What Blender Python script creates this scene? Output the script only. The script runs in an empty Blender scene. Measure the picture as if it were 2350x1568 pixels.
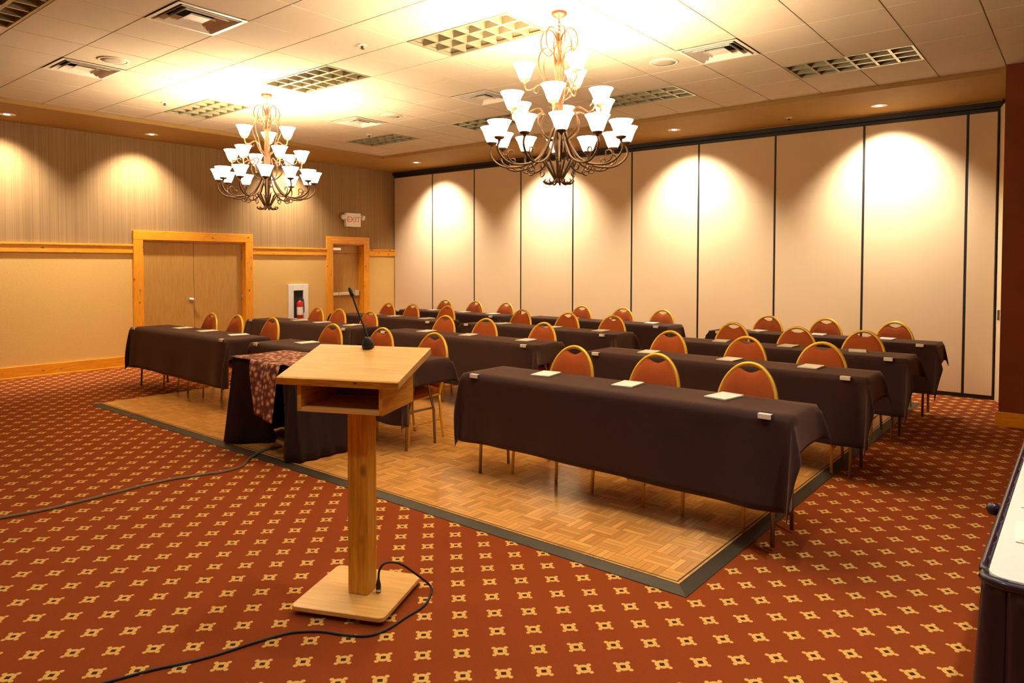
import bpy, bmesh, math, random
from mathutils import Vector, Matrix, Euler
random.seed(7)
PI = math.pi
S = bpy.context.scene
COL = S.collection

# ------------------------------------------------------------------ camera
W_PX, H_PX = 2350.0, 1568.0
F_PX, YAW, PITCH, ROLL, CY = 1617.925, 0.684273, 0.030191, 0.001845, 652.196
CAM_H = 1.62
cam = bpy.data.cameras.new('camera'); cam_o = bpy.data.objects.new('camera', cam); COL.objects.link(cam_o)
cam.sensor_width = 36.0; cam.sensor_fit = 'HORIZONTAL'
cam.lens = F_PX / W_PX * 36.0
cam.shift_y = -(H_PX / 2 - CY) / W_PX
cam.clip_start = 0.05; cam.clip_end = 60
fw = Vector((-math.sin(YAW) * math.cos(PITCH), math.cos(YAW) * math.cos(PITCH), -math.sin(PITCH)))
rt = Vector((math.cos(YAW), math.sin(YAW), 0)); up = rt.cross(fw)
r2 = math.cos(ROLL) * rt + math.sin(ROLL) * up; u2 = -math.sin(ROLL) * rt + math.cos(ROLL) * up
m = Matrix((r2, u2, -fw)).transposed().to_4x4(); m.translation = Vector((0, 0, CAM_H))
cam_o.matrix_world = m
S.camera = cam_o

# ------------------------------------------------------------------ world and exposure
wd = bpy.data.worlds.new('world'); S.world = wd; wd.use_nodes = True
wd.node_tree.nodes['Background'].inputs[0].default_value = (1, .8, .6, 1)
wd.node_tree.nodes['Background'].inputs[1].default_value = 0.02
S.view_settings.view_transform = 'Standard'
S.view_settings.look = 'None'
S.view_settings.gamma = 1.0
S.view_settings.use_curve_mapping = False
S.view_settings.exposure = 1.38
FRONT_P = .17                       # share of a downlight for the added unseen lamps above the front carpet
SHADE_EMIT = 5.0                    # glow of a chandelier shade
BULB_W = 8.5                        # each chandelier bulb
DOWN_W = 195.0                       # each recessed downlight
BULB_COL = (1.0, 0.82, 0.57)
DOWN_COL = (1.0, 0.90, 0.75)
DOWN_ANGLE = math.radians(100)

# ------------------------------------------------------------------ geometry helpers
class MB:
    def __init__(s): s.v = []; s.f = []; s.mi = []; s.sm = []
    def add(s, vs, fs, mi=0, sm=False):
        o = len(s.v); s.v += [tuple(v) for v in vs]
        for f in fs: s.f.append([i + o for i in f]); s.mi.append(mi); s.sm.append(sm)
        return s
    def box(s, x0, x1, y0, y1, z0, z1, mi=0, mat=None):
        vs = [Vector((x, y, z)) for z in (z0, z1) for y in (y0, y1) for x in (x0, x1)]
        if mat is not None: vs = [mat @ v for v in vs]
        return s.add(vs, [(0, 2, 3, 1), (4, 5, 7, 6), (0, 1, 5, 4), (2, 6, 7, 3), (0, 4, 6, 2), (1, 3, 7, 5)], mi)
    def prism(s, poly, z0, z1, mi=0, mat=None, sm=False):
        n = len(poly)
        vs = [Vector((x, y, z0)) for x, y in poly] + [Vector((x, y, z1)) for x, y in poly]
        if mat is not None: vs = [mat @ v for v in vs]
        s.add(vs, [tuple(range(n))[::-1], tuple(range(n, 2 * n))], mi)
        o = len(s.v) - 2 * n
        for i in range(n):
            j = (i + 1) % n
            s.f.append([o + i, o + j, o + n + j, o + n + i]); s.mi.append(mi); s.sm.append(sm)
        return s
    def tube(s, path, r, seg=8, mi=0, closed=False, cap=True):
        P = [Vector(p) for p in path]; n = len(P)
        R = r if isinstance(r, (list, tuple)) else [r] * n
        N = None; vs = []
        for i in range(n):
            if closed: t = (P[(i + 1) % n] - P[i - 1])
            else: t = P[min(i + 1, n - 1)] - P[max(i - 1, 0)]
            t.normalize()
            if N is None:
                a = Vector((0, 0, 1)) if abs(t.z) < .9 else Vector((1, 0, 0)); N = t.cross(a).normalized()
            else:
                N = (N - t * N.dot(t)).normalized()
            B = t.cross(N)
            for k in range(seg):
                a = 2 * PI * k / seg
                vs.append(P[i] + (N * math.cos(a) + B * math.sin(a)) * R[i])
        fs = []
        for i in range(n if closed else n - 1):
            j = (i + 1) % n
            for k in range(seg):
                l = (k + 1) % seg
                fs.append((i * seg + k, i * seg + l, j * seg + l, j * seg + k))
        if cap and not closed:
            fs.append(tuple(range(seg))[::-1]); fs.append(tuple(range((n - 1) * seg, n * seg)))
        return s.add(vs, fs, mi, True)
    def lathe(s, prof, seg=24, c=(0, 0, 0), mi=0, sm=True, mat=None):
        vs = []; n = len(prof)
        for r, z in prof:
            for k in range(seg):
                a = 2 * PI * k / seg
                v = Vector((c[0] + r * math.cos(a), c[1] + r * math.sin(a), c[2] + z))
                vs.append(mat @ v if mat is not None else v)
        fs = []
        for i in range(n - 1):
            for k in range(seg):
                l = (k + 1) % seg
                fs.append((i * seg + k, i * seg + l, (i + 1) * seg + l, (i + 1) * seg + k))
        if prof[0][0] > 1e-5: fs.append(tuple(range(seg))[::-1])
        if prof[-1][0] > 1e-5: fs.append(tuple(range((n - 1) * seg, n * seg)))
        return s.add(vs, fs, mi, sm)
    def grid(s, rows, mi=0, sm=True):
        n = len(rows); k = len(rows[0]); vs = [p for r in rows for p in r]
        return s.add(vs, [(i * k + j, i * k + j + 1, (i + 1) * k + j + 1, (i + 1) * k + j) for i in range(n - 1) for j in range(k - 1)], mi, sm)
    def build(s, name, mats, parent=None, bevel=0, loc=None, solid=0, weld=False, subsurf=0):
        me = bpy.data.meshes.new(name); me.from_pydata(s.v, [], s.f); me.update()
        for mm in (mats if isinstance(mats, (list, tuple)) else [mats]): me.materials.append(mm)
        for p, mi, sm in zip(me.polygons, s.mi, s.sm): p.material_index = mi; p.use_smooth = sm
        if weld:
            b = bmesh.new(); b.from_mesh(me); bmesh.ops.remove_doubles(b, verts=b.verts, dist=1e-5)
            bmesh.ops.recalc_face_normals(b, faces=b.faces); b.to_mesh(me); b.free()
        o = bpy.data.objects.new(name, me); COL.objects.link(o)
        if parent is not None: o.parent = parent
        if loc: o.location = loc
        if bevel:
            md = o.modifiers.new('bevel', 'BEVEL'); md.width = bevel; md.segments = 2; md.limit_method = 'ANGLE'; md.angle_limit = .6
        if solid:
            md = o.modifiers.new('solid', 'SOLIDIFY'); md.thickness = solid; md.offset = -1
        if subsurf:
            md = o.modifiers.new('sub', 'SUBSURF'); md.levels = subsurf; md.render_levels = subsurf
        return o

def catmull(pts, n=6, closed=False):
    P = [Vector(p) for p in pts]; out = []
    N = len(P)
    for i in range(N if closed else N - 1):
        if closed: a, b, c, d = P[i - 1], P[i], P[(i + 1) % N], P[(i + 2) % N]
        else: a, b, c, d = P[max(i - 1, 0)], P[i], P[i + 1], P[min(i + 2, N - 1)]
        for k in range(n):
            t = k / n
            out.append(.5 * ((2 * b) + (c - a) * t + (2 * a - 5 * b + 4 * c - d) * t * t + (3 * b - a - 3 * c + d) * t ** 3))
    if not closed: out.append(P[-1])
    return out

def tag(o, label=None, cat=None, group=None, kind=None):
    if label: o['label'] = label
    if cat: o['category'] = cat
    if group: o['group'] = group
    if kind: o['kind'] = kind
    return o

def thing(name, label, cat, loc=(0, 0, 0), rz=0, group=None, kind=None):
    o = bpy.data.objects.new(name, None); COL.objects.link(o); o.empty_display_size = .1
    o.location = loc; o.rotation_euler = (0, 0, rz)
    return tag(o, label, cat, group, kind)

def dup(root, loc, rz=0, label=None, group=None):
    r = root.copy(); COL.objects.link(r); r.location = loc; r.rotation_euler = (0, 0, rz)
    if label: r['label'] = label
    if group: r['group'] = group
    for ch in list(root.children):
        c = ch.copy(); COL.objects.link(c); c.parent = r
        for g in list(ch.children):
            d = g.copy(); COL.objects.link(d); d.parent = c
    return r

# ------------------------------------------------------------------ materials
def newmat(name):
    mt = bpy.data.materials.new(name); mt.use_nodes = True
    nt = mt.node_tree; return mt, nt, nt.nodes['Principled BSDF']

def N(nt, t, **kw):
    n = nt.nodes.new(t)
    for k, v in kw.items(): setattr(n, k, v)
    return n

def simple(name, col, rough=.6, metal=0, spec=.5, var=0, vscale=20, bump=0, bscale=200):
    mt, nt, b = newmat(name)
    b.inputs['Base Color'].default_value = (*col, 1); b.inputs['Roughness'].default_value = rough
    b.inputs['Metallic'].default_value = metal; b.inputs['Specular IOR Level'].default_value = spec
    tc = N(nt, 'ShaderNodeTexCoord')
    if var:
        nz = N(nt, 'ShaderNodeTexNoise'); nz.inputs['Scale'].default_value = vscale; nz.inputs['Detail'].default_value = 4
        cr = N(nt, 'ShaderNodeValToRGB')
        cr.color_ramp.elements[0].position = .3; cr.color_ramp.elements[1].position = .7
        cr.color_ramp.elements[0].color = (*[c * (1 - var) for c in col], 1)
        cr.color_ramp.elements[1].color = (*[min(1, c * (1 + var)) for c in col], 1)
        nt.links.new(tc.outputs['Object'], nz.inputs['Vector']); nt.links.new(nz.outputs['Fac'], cr.inputs[0])
        nt.links.new(cr.outputs[0], b.inputs['Base Color'])
    if bump:
        n2 = N(nt, 'ShaderNodeTexNoise'); n2.inputs['Scale'].default_value = bscale
        bp = N(nt, 'ShaderNodeBump'); bp.inputs['Strength'].default_value = bump; bp.inputs['Distance'].default_value = .002
        nt.links.new(tc.outputs['Object'], n2.inputs['Vector']); nt.links.new(n2.outputs['Fac'], bp.inputs['Height'])
        nt.links.new(bp.outputs[0], b.inputs['Normal'])
    return mt

def wood(name, c0, c1, axis='X', scale=6, stretch=12, rough=.4, knots=0, knot_col=(.12, .035, .01)):
    mt, nt, b = newmat(name); b.inputs['Roughness'].default_value = rough
    tc = N(nt, 'ShaderNodeTexCoord'); mp = N(nt, 'ShaderNodeMapping')
    sc = [stretch] * 3; sc['XYZ'.index(axis)] = 1.0
    mp.inputs['Scale'].default_value = sc
    nz = N(nt, 'ShaderNodeTexNoise'); nz.inputs['Scale'].default_value = scale; nz.inputs['Detail'].default_value = 5; nz.inputs['Distortion'].default_value = .6
    cr = N(nt, 'ShaderNodeValToRGB'); cr.color_ramp.elements[0].position = .32; cr.color_ramp.elements[1].position = .68
    cr.color_ramp.elements[0].color = (*c0, 1); cr.color_ramp.elements[1].color = (*c1, 1)
    nt.links.new(tc.outputs['Object'], mp.inputs[0]); nt.links.new(mp.outputs[0], nz.inputs['Vector'])
    nt.links.new(nz.outputs['Fac'], cr.inputs[0]); out = cr.outputs[0]
    if knots:
        m2 = N(nt, 'ShaderNodeMapping'); s2 = [2.2] * 3; s2['XYZ'.index(axis)] = 1.2; m2.inputs['Scale'].default_value = s2
        vo = N(nt, 'ShaderNodeTexVoronoi'); vo.inputs['Scale'].default_value = knots
        nt.links.new(tc.outputs['Object'], m2.inputs[0]); nt.links.new(m2.outputs[0], vo.inputs['Vector'])
        r2_ = N(nt, 'ShaderNodeValToRGB'); r2_.color_ramp.elements[0].position = .05; r2_.color_ramp.elements[1].position = .16
        r2_.color_ramp.elements[0].color = (1, 1, 1, 1); r2_.color_ramp.elements[1].color = (0, 0, 0, 1)
        mx = N(nt, 'ShaderNodeMix', data_type='RGBA')
        nt.links.new(vo.outputs['Distance'], r2_.inputs[0]); nt.links.new(r2_.outputs[0], mx.inputs[0])
        nt.links.new(out, mx.inputs[6]); mx.inputs[7].default_value = (*knot_col, 1); out = mx.outputs[2]
    nt.links.new(out, b.inputs['Base Color'])
    return mt

def math_n(nt, op, a, b=None, c=None):
    n = N(nt, 'ShaderNodeMath', operation=op)
    for i, x in enumerate((a, b, c)):
        if x is None: continue
        if isinstance(x, (int, float)): n.inputs[i].default_value = x
        else: nt.links.new(x, n.inputs[i])
    return n.outputs[0]

def carpet_mat():
    mt, nt, b = newmat('carpet'); b.inputs['Roughness'].default_value = .95; b.inputs['Specular IOR Level'].default_value = .1
    tc = N(nt, 'ShaderNodeTexCoord'); sx = N(nt, 'ShaderNodeSeparateXYZ'); nt.links.new(tc.outputs['Object'], sx.inputs[0])
    p = .1605
    X = math_n(nt, 'SUBTRACT', sx.outputs[0], -2.319); Y = math_n(nt, 'SUBTRACT', sx.outputs[1], 1.986)
    a = math_n(nt, 'MULTIPLY', math_n(nt, 'ADD', X, Y), .70711 / p); c = math_n(nt, 'MULTIPLY', math_n(nt, 'SUBTRACT', Y, X), .70711 / p)
    def fold(v):
        return math_n(nt, 'ABSOLUTE', math_n(nt, 'SUBTRACT', math_n(nt, 'FRACT', math_n(nt, 'ADD', v, .5)), .5))
    u = fold(a); v = fold(c)                                   # |cell coordinate| in 0..0.5
    mx = math_n(nt, 'MAXIMUM', u, v)
    rad = math_n(nt, 'ADD', math_n(nt, 'MULTIPLY', u, u), math_n(nt, 'MULTIPLY', v, v))
    body = math_n(nt, 'MAXIMUM', math_n(nt, 'LESS_THAN', mx, .150), math_n(nt, 'LESS_THAN', rad, .180 ** 2))
    ring = math_n(nt, 'MULTIPLY', body, math_n(nt, 'GREATER_THAN', mx, .064))
    du = math_n(nt, 'SUBTRACT', u, .162); dv = math_n(nt, 'SUBTRACT', v, .162)
    d2 = math_n(nt, 'ADD', math_n(nt, 'MULTIPLY', du, du), math_n(nt, 'MULTIPLY', dv, dv))
    pat = math_n(nt, 'MAXIMUM', ring, math_n(nt, 'LESS_THAN', d2, .058 ** 2))
    core = math_n(nt, 'LESS_THAN', mx, .066)
    nz = N(nt, 'ShaderNodeTexNoise'); nz.inputs['Scale'].default_value = 160; nz.inputs['Detail'].default_value = 3
    nt.links.new(tc.outputs['Object'], nz.inputs['Vector'])
    n2 = N(nt, 'ShaderNodeTexNoise'); n2.inputs['Scale'].default_value = 2.2
    nt.links.new(tc.outputs['Object'], n2.inputs['Vector'])
    base = N(nt, 'ShaderNodeMix', data_type='RGBA'); nt.links.new(nz.outputs['Fac'], base.inputs[0])
    base.inputs[6].default_value = (.200, .036, .007, 1); base.inputs[7].default_value = (.29, .062, .012, 1)
    m1 = N(nt, 'ShaderNodeMix', data_type='RGBA'); nt.links.new(core, m1.inputs[0]); nt.links.new(base.outputs[2], m1.inputs[6]); m1.inputs[7].default_value = (.06, .02, .008, 1)
    m2 = N(nt, 'ShaderNodeMix', data_type='RGBA'); nt.links.new(pat, m2.inputs[0]); nt.links.new(m1.outputs[2], m2.inputs[6]); m2.inputs[7].default_value = (.66, .40, .11, 1)
    nt.links.new(m2.outputs[2], b.inputs['Base Color'])
    bp = N(nt, 'ShaderNodeBump'); bp.inputs['Strength'].default_value = .4; bp.inputs['Distance'].default_value = .003
    nt.links.new(nz.outputs['Fac'], bp.inputs['Height']); nt.links.new(bp.outputs[0], b.inputs['Normal'])
    return mt

def parquet_mat():
    mt, nt, b = newmat('parquet'); b.inputs['Roughness'].default_value = .28
    tc = N(nt, 'ShaderNodeTexCoord'); sx = N(nt, 'ShaderNodeSeparateXYZ'); nt.links.new(tc.outputs['Object'], sx.inputs[0])
    p = .152
    a = math_n(nt, 'DIVIDE', sx.outputs[0], p); c = math_n(nt, 'DIVIDE', sx.outputs[1], p)
    fa = math_n(nt, 'FLOOR', a); fc = math_n(nt, 'FLOOR', c)
    par = math_n(nt, 'FLOORED_MODULO', math_n(nt, 'ADD', fa, fc), 2.0)
    ua = math_n(nt, 'FRACT', a); uc = math_n(nt, 'FRACT', c)
    inv = math_n(nt, 'SUBTRACT', 1.0, par)
    t = math_n(nt, 'ADD', math_n(nt, 'MULTIPLY', ua, par), math_n(nt, 'MULTIPLY', uc, inv))      # across strips
    st = math_n(nt, 'MULTIPLY', t, 4.0); sid = math_n(nt, 'FLOOR', st); sf = math_n(nt, 'FRACT', st)
    cv = N(nt, 'ShaderNodeCombineXYZ'); nt.links.new(fa, cv.inputs[0]); nt.links.new(fc, cv.inputs[1]); nt.links.new(sid, cv.inputs[2])
    wn = N(nt, 'ShaderNodeTexWhiteNoise', noise_dimensions='3D'); nt.links.new(cv.outputs[0], wn.inputs['Vector'])
    gap = math_n(nt, 'MAXIMUM', math_n(nt, 'LESS_THAN', sf, .07), math_n(nt, 'GREATER_THAN', sf, .93))
    edge = math_n(nt, 'MAXIMUM', math_n(nt, 'LESS_THAN', math_n(nt, 'MINIMUM', ua, uc), .012), math_n(nt, 'GREATER_THAN', math_n(nt, 'MAXIMUM', ua, uc), .988))
    gap = math_n(nt, 'MAXIMUM', gap, edge)
    cr = N(nt, 'ShaderNodeValToRGB'); nt.links.new(wn.outputs['Value'], cr.inputs[0])
    cr.color_ramp.elements[0].color = (.50, .23, .050, 1); cr.color_ramp.elements[1].color = (.78, .42, .115, 1)
    e = cr.color_ramp.elements.new(.5); e.color = (.64, .32, .080, 1)
    # the portable floor is laid in 0.91 m panels: faint seams
    mx = N(nt, 'ShaderNodeMix', data_type='RGBA'); nt.links.new(math_n(nt, 'MULTIPLY', gap, .55), mx.inputs[0]); nt.links.new(cr.outputs[0], mx.inputs[6]); mx.inputs[7].default_value = (.24, .085, .02, 1)
    nt.links.new(mx.outputs[2], b.inputs['Base Color'])
    return mt

def wall_mat_stripe():
    mt, nt, b = newmat('striped_wallpaper'); b.inputs['Roughness'].default_value = .8; b.inputs['Specular IOR Level'].default_value = .2
    tc = N(nt, 'ShaderNodeTexCoord'); mp = N(nt, 'ShaderNodeMapping'); mp.inputs['Scale'].default_value = (40, 40, .25)
    nz = N(nt, 'ShaderNodeTexNoise'); nz.inputs['Scale'].default_value = 1.6; nz.inputs['Detail'].default_value = 3
    nt.links.new(tc.outputs['Object'], mp.inputs[0]); nt.links.new(mp.outputs[0], nz.inputs['Vector'])
    cr = N(nt, 'ShaderNodeValToRGB'); cr.color_ramp.elements[0].position = .35; cr.color_ramp.elements[1].position = .65
    cr.color_ramp.elements[0].color = (.27, .158, .064, 1); cr.color_ramp.elements[1].color = (.345, .21, .09, 1)
    nt.links.new(nz.outputs['Fac'], cr.inputs[0]); nt.links.new(cr.outputs[0], b.inputs['Base Color'])
    return mt

def runner_mat():
    mt, nt, b = newmat('patterned_fabric'); b.inputs['Roughness'].default_value = .9
    tc = N(nt, 'ShaderNodeTexCoord')
    vo = N(nt, 'ShaderNodeTexVoronoi'); vo.inputs['Scale'].default_value = 22; vo.inputs['Randomness'].default_value = .8
    nt.links.new(tc.outputs['Object'], vo.inputs['Vector'])
    nz = N(nt, 'ShaderNodeTexNoise'); nz.inputs['Scale'].default_value = 40; nt.links.new(tc.outputs['Object'], nz.inputs['Vector'])
    s = math_n(nt, 'ADD', vo.outputs['Distance'], math_n(nt, 'MULTIPLY', nz.outputs['Fac'], .25))
    cr = N(nt, 'ShaderNodeValToRGB'); nt.links.new(s, cr.inputs[0])
    cr.color_ramp.elements[0].position = .40; cr.color_ramp.elements[0].color = (.75, .46, .30, 1)
    cr.color_ramp.elements[1].position = .78; cr.color_ramp.elements[1].color = (.14, .035, .028, 1)
    e = cr.color_ramp.elements.new(.54); e.color = (.42, .17, .10, 1)
    nt.links.new(cr.outputs[0], b.inputs['Base Color'])
    return mt

def emit(name, col, st):
    mt, nt, b = newmat(name)
    b.inputs['Base Color'].default_value = (.9, .85, .75, 1); b.inputs['Roughness'].default_value = .5
    b.inputs['Emission Color'].default_value = (*col, 1); b.inputs['Emission Strength'].default_value = st
    return mt

M = dict(
    carpet=carpet_mat(), parquet=parquet_mat(), stripe=wall_mat_stripe(), runner=runner_mat(),
    tan=simple('tan_wall', (.68, .43, .140), .8, spec=.2, var=.05, vscale=60),
    cream=simple('cream_panel_fabric', (.78, .605, .375), .9, spec=.15, var=.03, vscale=220, bump=.15, bscale=500),
    black=simple('black_seal', (.012, .010, .010), .5),
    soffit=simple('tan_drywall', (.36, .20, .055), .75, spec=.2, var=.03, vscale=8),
    tile=simple('ceiling_tile', (.60, .49, .345), .9, spec=.1, var=.04, vscale=120, bump=.2, bscale=300),
    tbar=simple('ceiling_grid_bar', (.30, .215, .13), .6, spec=.3, var=.02),
    red=simple('dark_red_paint', (.19, .040, .008), .6, spec=.2, var=.06, vscale=5),
    pine=wood('orange_pine_along_y', (.66, .24, .010), (.86, .37, .016), 'Y', 5, 14, .35, 4.5),
    pinez=wood('orange_pine_along_z', (.66, .24, .010), (.86, .37, .016), 'Z', 5, 14, .35, 4.5),
    pinex=wood('orange_pine_along_x', (.66, .24, .010), (.86, .37, .016), 'X', 5, 14, .35, 4.5),
    doorw=wood('brown_door_veneer', (.40, .20, .042), (.50, .26, .060), 'Z', 5, 16, .45),
    oakx=wood('honey_oak_along_x', (.70, .39, .105), (.84, .52, .165), 'X', 4, 16, .35),
    oakedge=wood('oak_edge_grain', (.46, .19, .016), (.74, .37, .045), 'X', 9, 9, .4, 9, (.16, .05, .012)),
    oakside=wood('oak_side_board', (.58, .26, .022), (.82, .42, .055), 'Y', 4, 14, .4),
    oakz=wood('honey_oak_post', (.50, .215, .014), (.76, .39, .036), 'Z', 4, 14, .35, 3, (.16, .05, .010)),
    oakdark=wood('brown_board', (.16, .045, .014), (.22, .07, .022), 'X', 4, 10, .6),
    cloth=simple('dark_plum_cloth', (.028, .0105, .0105), .85, spec=.25, var=.12, vscale=90, bump=.25, bscale=900),
    skirt=simple('black_plum_skirt', (.018, .008, .010), .8, spec=.25, var=.12, vscale=60),
    satin=simple('dark_violet_satin', (.020, .012, .034), .28, spec=.6, var=.1, vscale=30),
    white=simple('white_plastic', (.82, .80, .76), .5, var=.02),
    whitecloth=simple('white_table_top', (.82, .80, .76), .45, var=.02, vscale=40),
    paper=simple('white_paper', (.85, .83, .78), .8, spec=.1, var=.02),
    fabric=simple('rust_fabric', (.38, .085, .022), .9, spec=.15, var=.10, vscale=160, bump=.2, bscale=700),
    gold=simple('gold_frame_paint', (.82, .50, .050), .38, .35, var=.04),
    steel=simple('brown_grey_metal', (.30, .23, .17), .35, .8, var=.05),
    chrome=simple('brushed_metal', (.72, .70, .66), .28, .9, var=.03),
    trimdark=simple('dark_edge_trim', (.038, .030, .018), .55, .0, var=.15, vscale=12),
    bronze=simple('antique_bronze', (.10, .043, .012), .45, .3, var=.30, vscale=30),
    troffer=simple('louver_metal', (.34, .29, .175), .35, .25, var=.05),
    housing=simple('fixture_housing', (.33, .28, .165), .5, var=.05),
    diffuser=simple('diffuser_enamel', (.70, .60, .48), .45, var=.03),
    speakercloth=simple('speaker_mesh', (.42, .34, .24), .8),
    dark=simple('dark_duct', (.015, .012, .010), .8),
    tubew=simple('unlit_tube', (.75, .72, .62), .4),
    rubber=simple('black_rubber', (.012, .011, .011), .5),
    cable=simple('grey_brown_cord_cover', (.16, .11, .06), .6, var=.1),
    pinkmark=simple('faint_pink_print', (.78, .52, .44), .8),
    exitred=simple('pale_red_letters', (.75, .12, .08), .5),
    extred=simple('extinguisher_red', (.55, .02, .012), .3),
    lens=emit('downlight_lens', (1, .88, .70), 25.0),
    shade=emit('glowing_glass_shade', (1, .80, .52), SHADE_EMIT),
)

for nm, sw in (('cloth', .42), ('skirt', .1)):
    b_ = M[nm].node_tree.nodes['Principled BSDF']
    b_.inputs['Sheen Weight'].default_value = sw; b_.inputs['Sheen Roughness'].default_value = .5; b_.inputs['Sheen Tint'].default_value = (.60, .37, .29, 1)

# ------------------------------------------------------------------ room shell
XL, YB, XR, YF = -11.43, 10.04, 3.6, -3.6
ZS, ZT = 3.53, 3.578            # border soffit and tile field heights
GX0, GY0, P = -0.66, 2.55, 0.581

tag(MB().box(XL - .3, XR + .3, YF - .3, YB + .4, -.12, 0).build('floor', M['carpet']), kind='structure')

# left wall: strips around the two door openings; wallpaper above the rail, tan below
wl = MB()
DD = (4.88, 6.60, 1.965); SD = (8.45, 9.20, 1.985); RAILZ = 1.82
def wl_piece(y0, y1, z0, z1):
    if z0 < RAILZ < z1:
        wl.box(XL - .16, XL, y0, y1, z0, RAILZ, 1); wl.box(XL - .16, XL, y0, y1, RAILZ, z1, 0)
    else: wl.box(XL - .16, XL, y0, y1, z0, z1, 1 if z1 <= RAILZ else 0)
wl_piece(YF, DD[0], 0, 3.65); wl_piece(DD[0], DD[1], DD[2], 3.65); wl_piece(DD[1], SD[0], 0, 3.65)
wl_piece(SD[0], SD[1], SD[2], 3.65)
wl_piece(SD[1], YB + .1, 0, 3.65)
tag(wl.build('wall_left', [M['stripe'], M['tan']]), kind='structure')
tag(MB().box(XL - .16, XR, YB + .06, YB + .2, 0, 3.65).build('wall_back', M['tan']), kind='structure')
tag(MB().box(XL - .16, XR, YF - .15, YF, 0, 3.65).build('wall_front', M['tan']), kind='structure')
tag(MB().box(XR, XR + .15, YF, YB, 0, 3.65).build('wall_right', M['tan']), kind='structure')
# projecting dark red wall end on the right, with its pine base board
tag(MB().box(-.66, XR, 8.5, YB + .06, 0, ZT).build('wall_pier', M['red']), kind='structure')
tag(MB().box(-.685, XR, 8.475, 8.5, 0, .145).build('baseboard_pier', M['pinex'], bevel=.006), kind='structure')
tag(MB().prism([(-.835, YB + .05), (-.745, 9.84), (-.66, 9.84), (-.66, YB + .05)], 0, 3.47).build('trim_1', M['cream']), kind='structure')
# border soffit round the tile field
sf = MB()
XT, YT = -10.1, 8.62            # edges of the tile field
sf.box(XL, XT, YF, YB + .06, ZS, 3.72); sf.box(XT, XR, YT, YB + .06, ZS, 3.72)
sf.box(XT, XR, YF, -2.3, ZS, 3.72); sf.box(2.4, XR, -2.3, YT, ZS, 3.72)
tag(sf.build('ceiling_border', M['soffit']), kind='structure')

# chair rail and base boards on the left wall
def rail(name, y0, y1):
    o = MB().box(XL, XL + .030, y0, y1, 1.755, 1.875).box(XL, XL + .046, y0, y1, 1.862, 1.892).build(name, M['pine'], bevel=.005)
    return tag(o, kind='structure')
rail('trim_2', YF, 4.735); rail('trim_3', 6.745, 8.305); rail('trim_4', 9.345, YB + .05)
def base(name, y0, y1):
    return tag(MB().box(XL, XL + .028, y0, y1, 0, .175).box(XL, XL + .036, y0, y1, 0, .03).build(name, M['pine'], bevel=.006), kind='structure')
base('baseboard_left', YF, 4.735); base('baseboard_left.001', 6.745, 8.305); base('baseboard_left.002', 9.345, YB)

# doors
def casing(root, y0, y1, z):
    w = .145
    for a in (y0 - w, y1):
        MB().box(XL - .0, XL + .045, a, a + w, 0, z).build('side_casing', M['pinez'], root, .006)
    MB().box(XL - .0, XL + .045, y0 - w, y1 + w, z, z + w).build('head_casing', M['pine'], root, .006)
    for a, b in ((y0, y0 + .02), (y1 - .02, y1)):
        MB().box(XL - .16, XL, a, b, 0, z).build('jamb', M['pinez'], root)
    MB().box(XL - .16, XL, y0, y1, z - .02, z).build('jamb', M['pine'], root)
d1 = thing('door_1', 'closed pair of brown veneer doors in an orange pine frame', 'double door', (0, 0, 0), kind='structure')
casing(d1, *DD)
ym = (DD[0] + DD[1]) / 2 - .02
for a, b, s in ((DD[0] + .024, ym - .003, 0), (ym + .003, DD[1] - .024, 1)):
    leaf = MB().box(XL - .085, XL - .04, a, b, .012, DD[2] - .024).build('door_leaf', M['doorw'], d1, .002)
    if s == 0:
        k = MB().lathe([(.034, 0), (.036, .004), (.030, .010), (.012, .014), (.012, .035), (.026, .042), (.032, .055), (.026, .068), (0, .072)], 20,
                       mat=Matrix.Translation((XL - .04, b - .05, 1.0)) @ Euler((0, PI / 2, 0)).to_matrix().to_4x4())
        k.build('door_knob', M['chrome'], leaf)
    for z in (.25, 1.0, 1.72):
        yy = a - .004 if s == 0 else b + .004
        MB().tube([(XL - .036, yy, z - .05), (XL - .036, yy, z + .05)], .008, 8).build('hinge', M['steel'], leaf)
d2 = thing('door_2', 'narrow brown exit door with a crash bar in an orange pine frame', 'door', (0, 0, 0), kind='structure')
casing(d2, *SD)
lf = MB().box(XL - .155, XL - .115, SD[0] + .024, SD[1] - .024, .012, SD[2] - .024).build('door_leaf', M['doorw'], d2, .002)
MB().box(XL - .115, XL - .065, SD[0] + .05, SD[1] - .05, .965, 1.025).box(XL - .115, XL - .045, SD[1] - .16, SD[1] - .05, .95, 1.055).box(XL - .115, XL - .055, SD[0] + .20, SD[0] + .215, .96, 1.03).build('crash_bar', M['chrome'], lf, .006)
MB().box(XL - .115, XL - .055, SD[0] + .03, SD[0] + .26, 1.86, 1.915).build('door_closer', M['chrome'], lf, .006)
MB().box(XL - .115, XL - .105, SD[0] + .024, SD[1] - .024, 1.795, 1.80).build('panel_line', M['dark'], lf)

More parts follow.
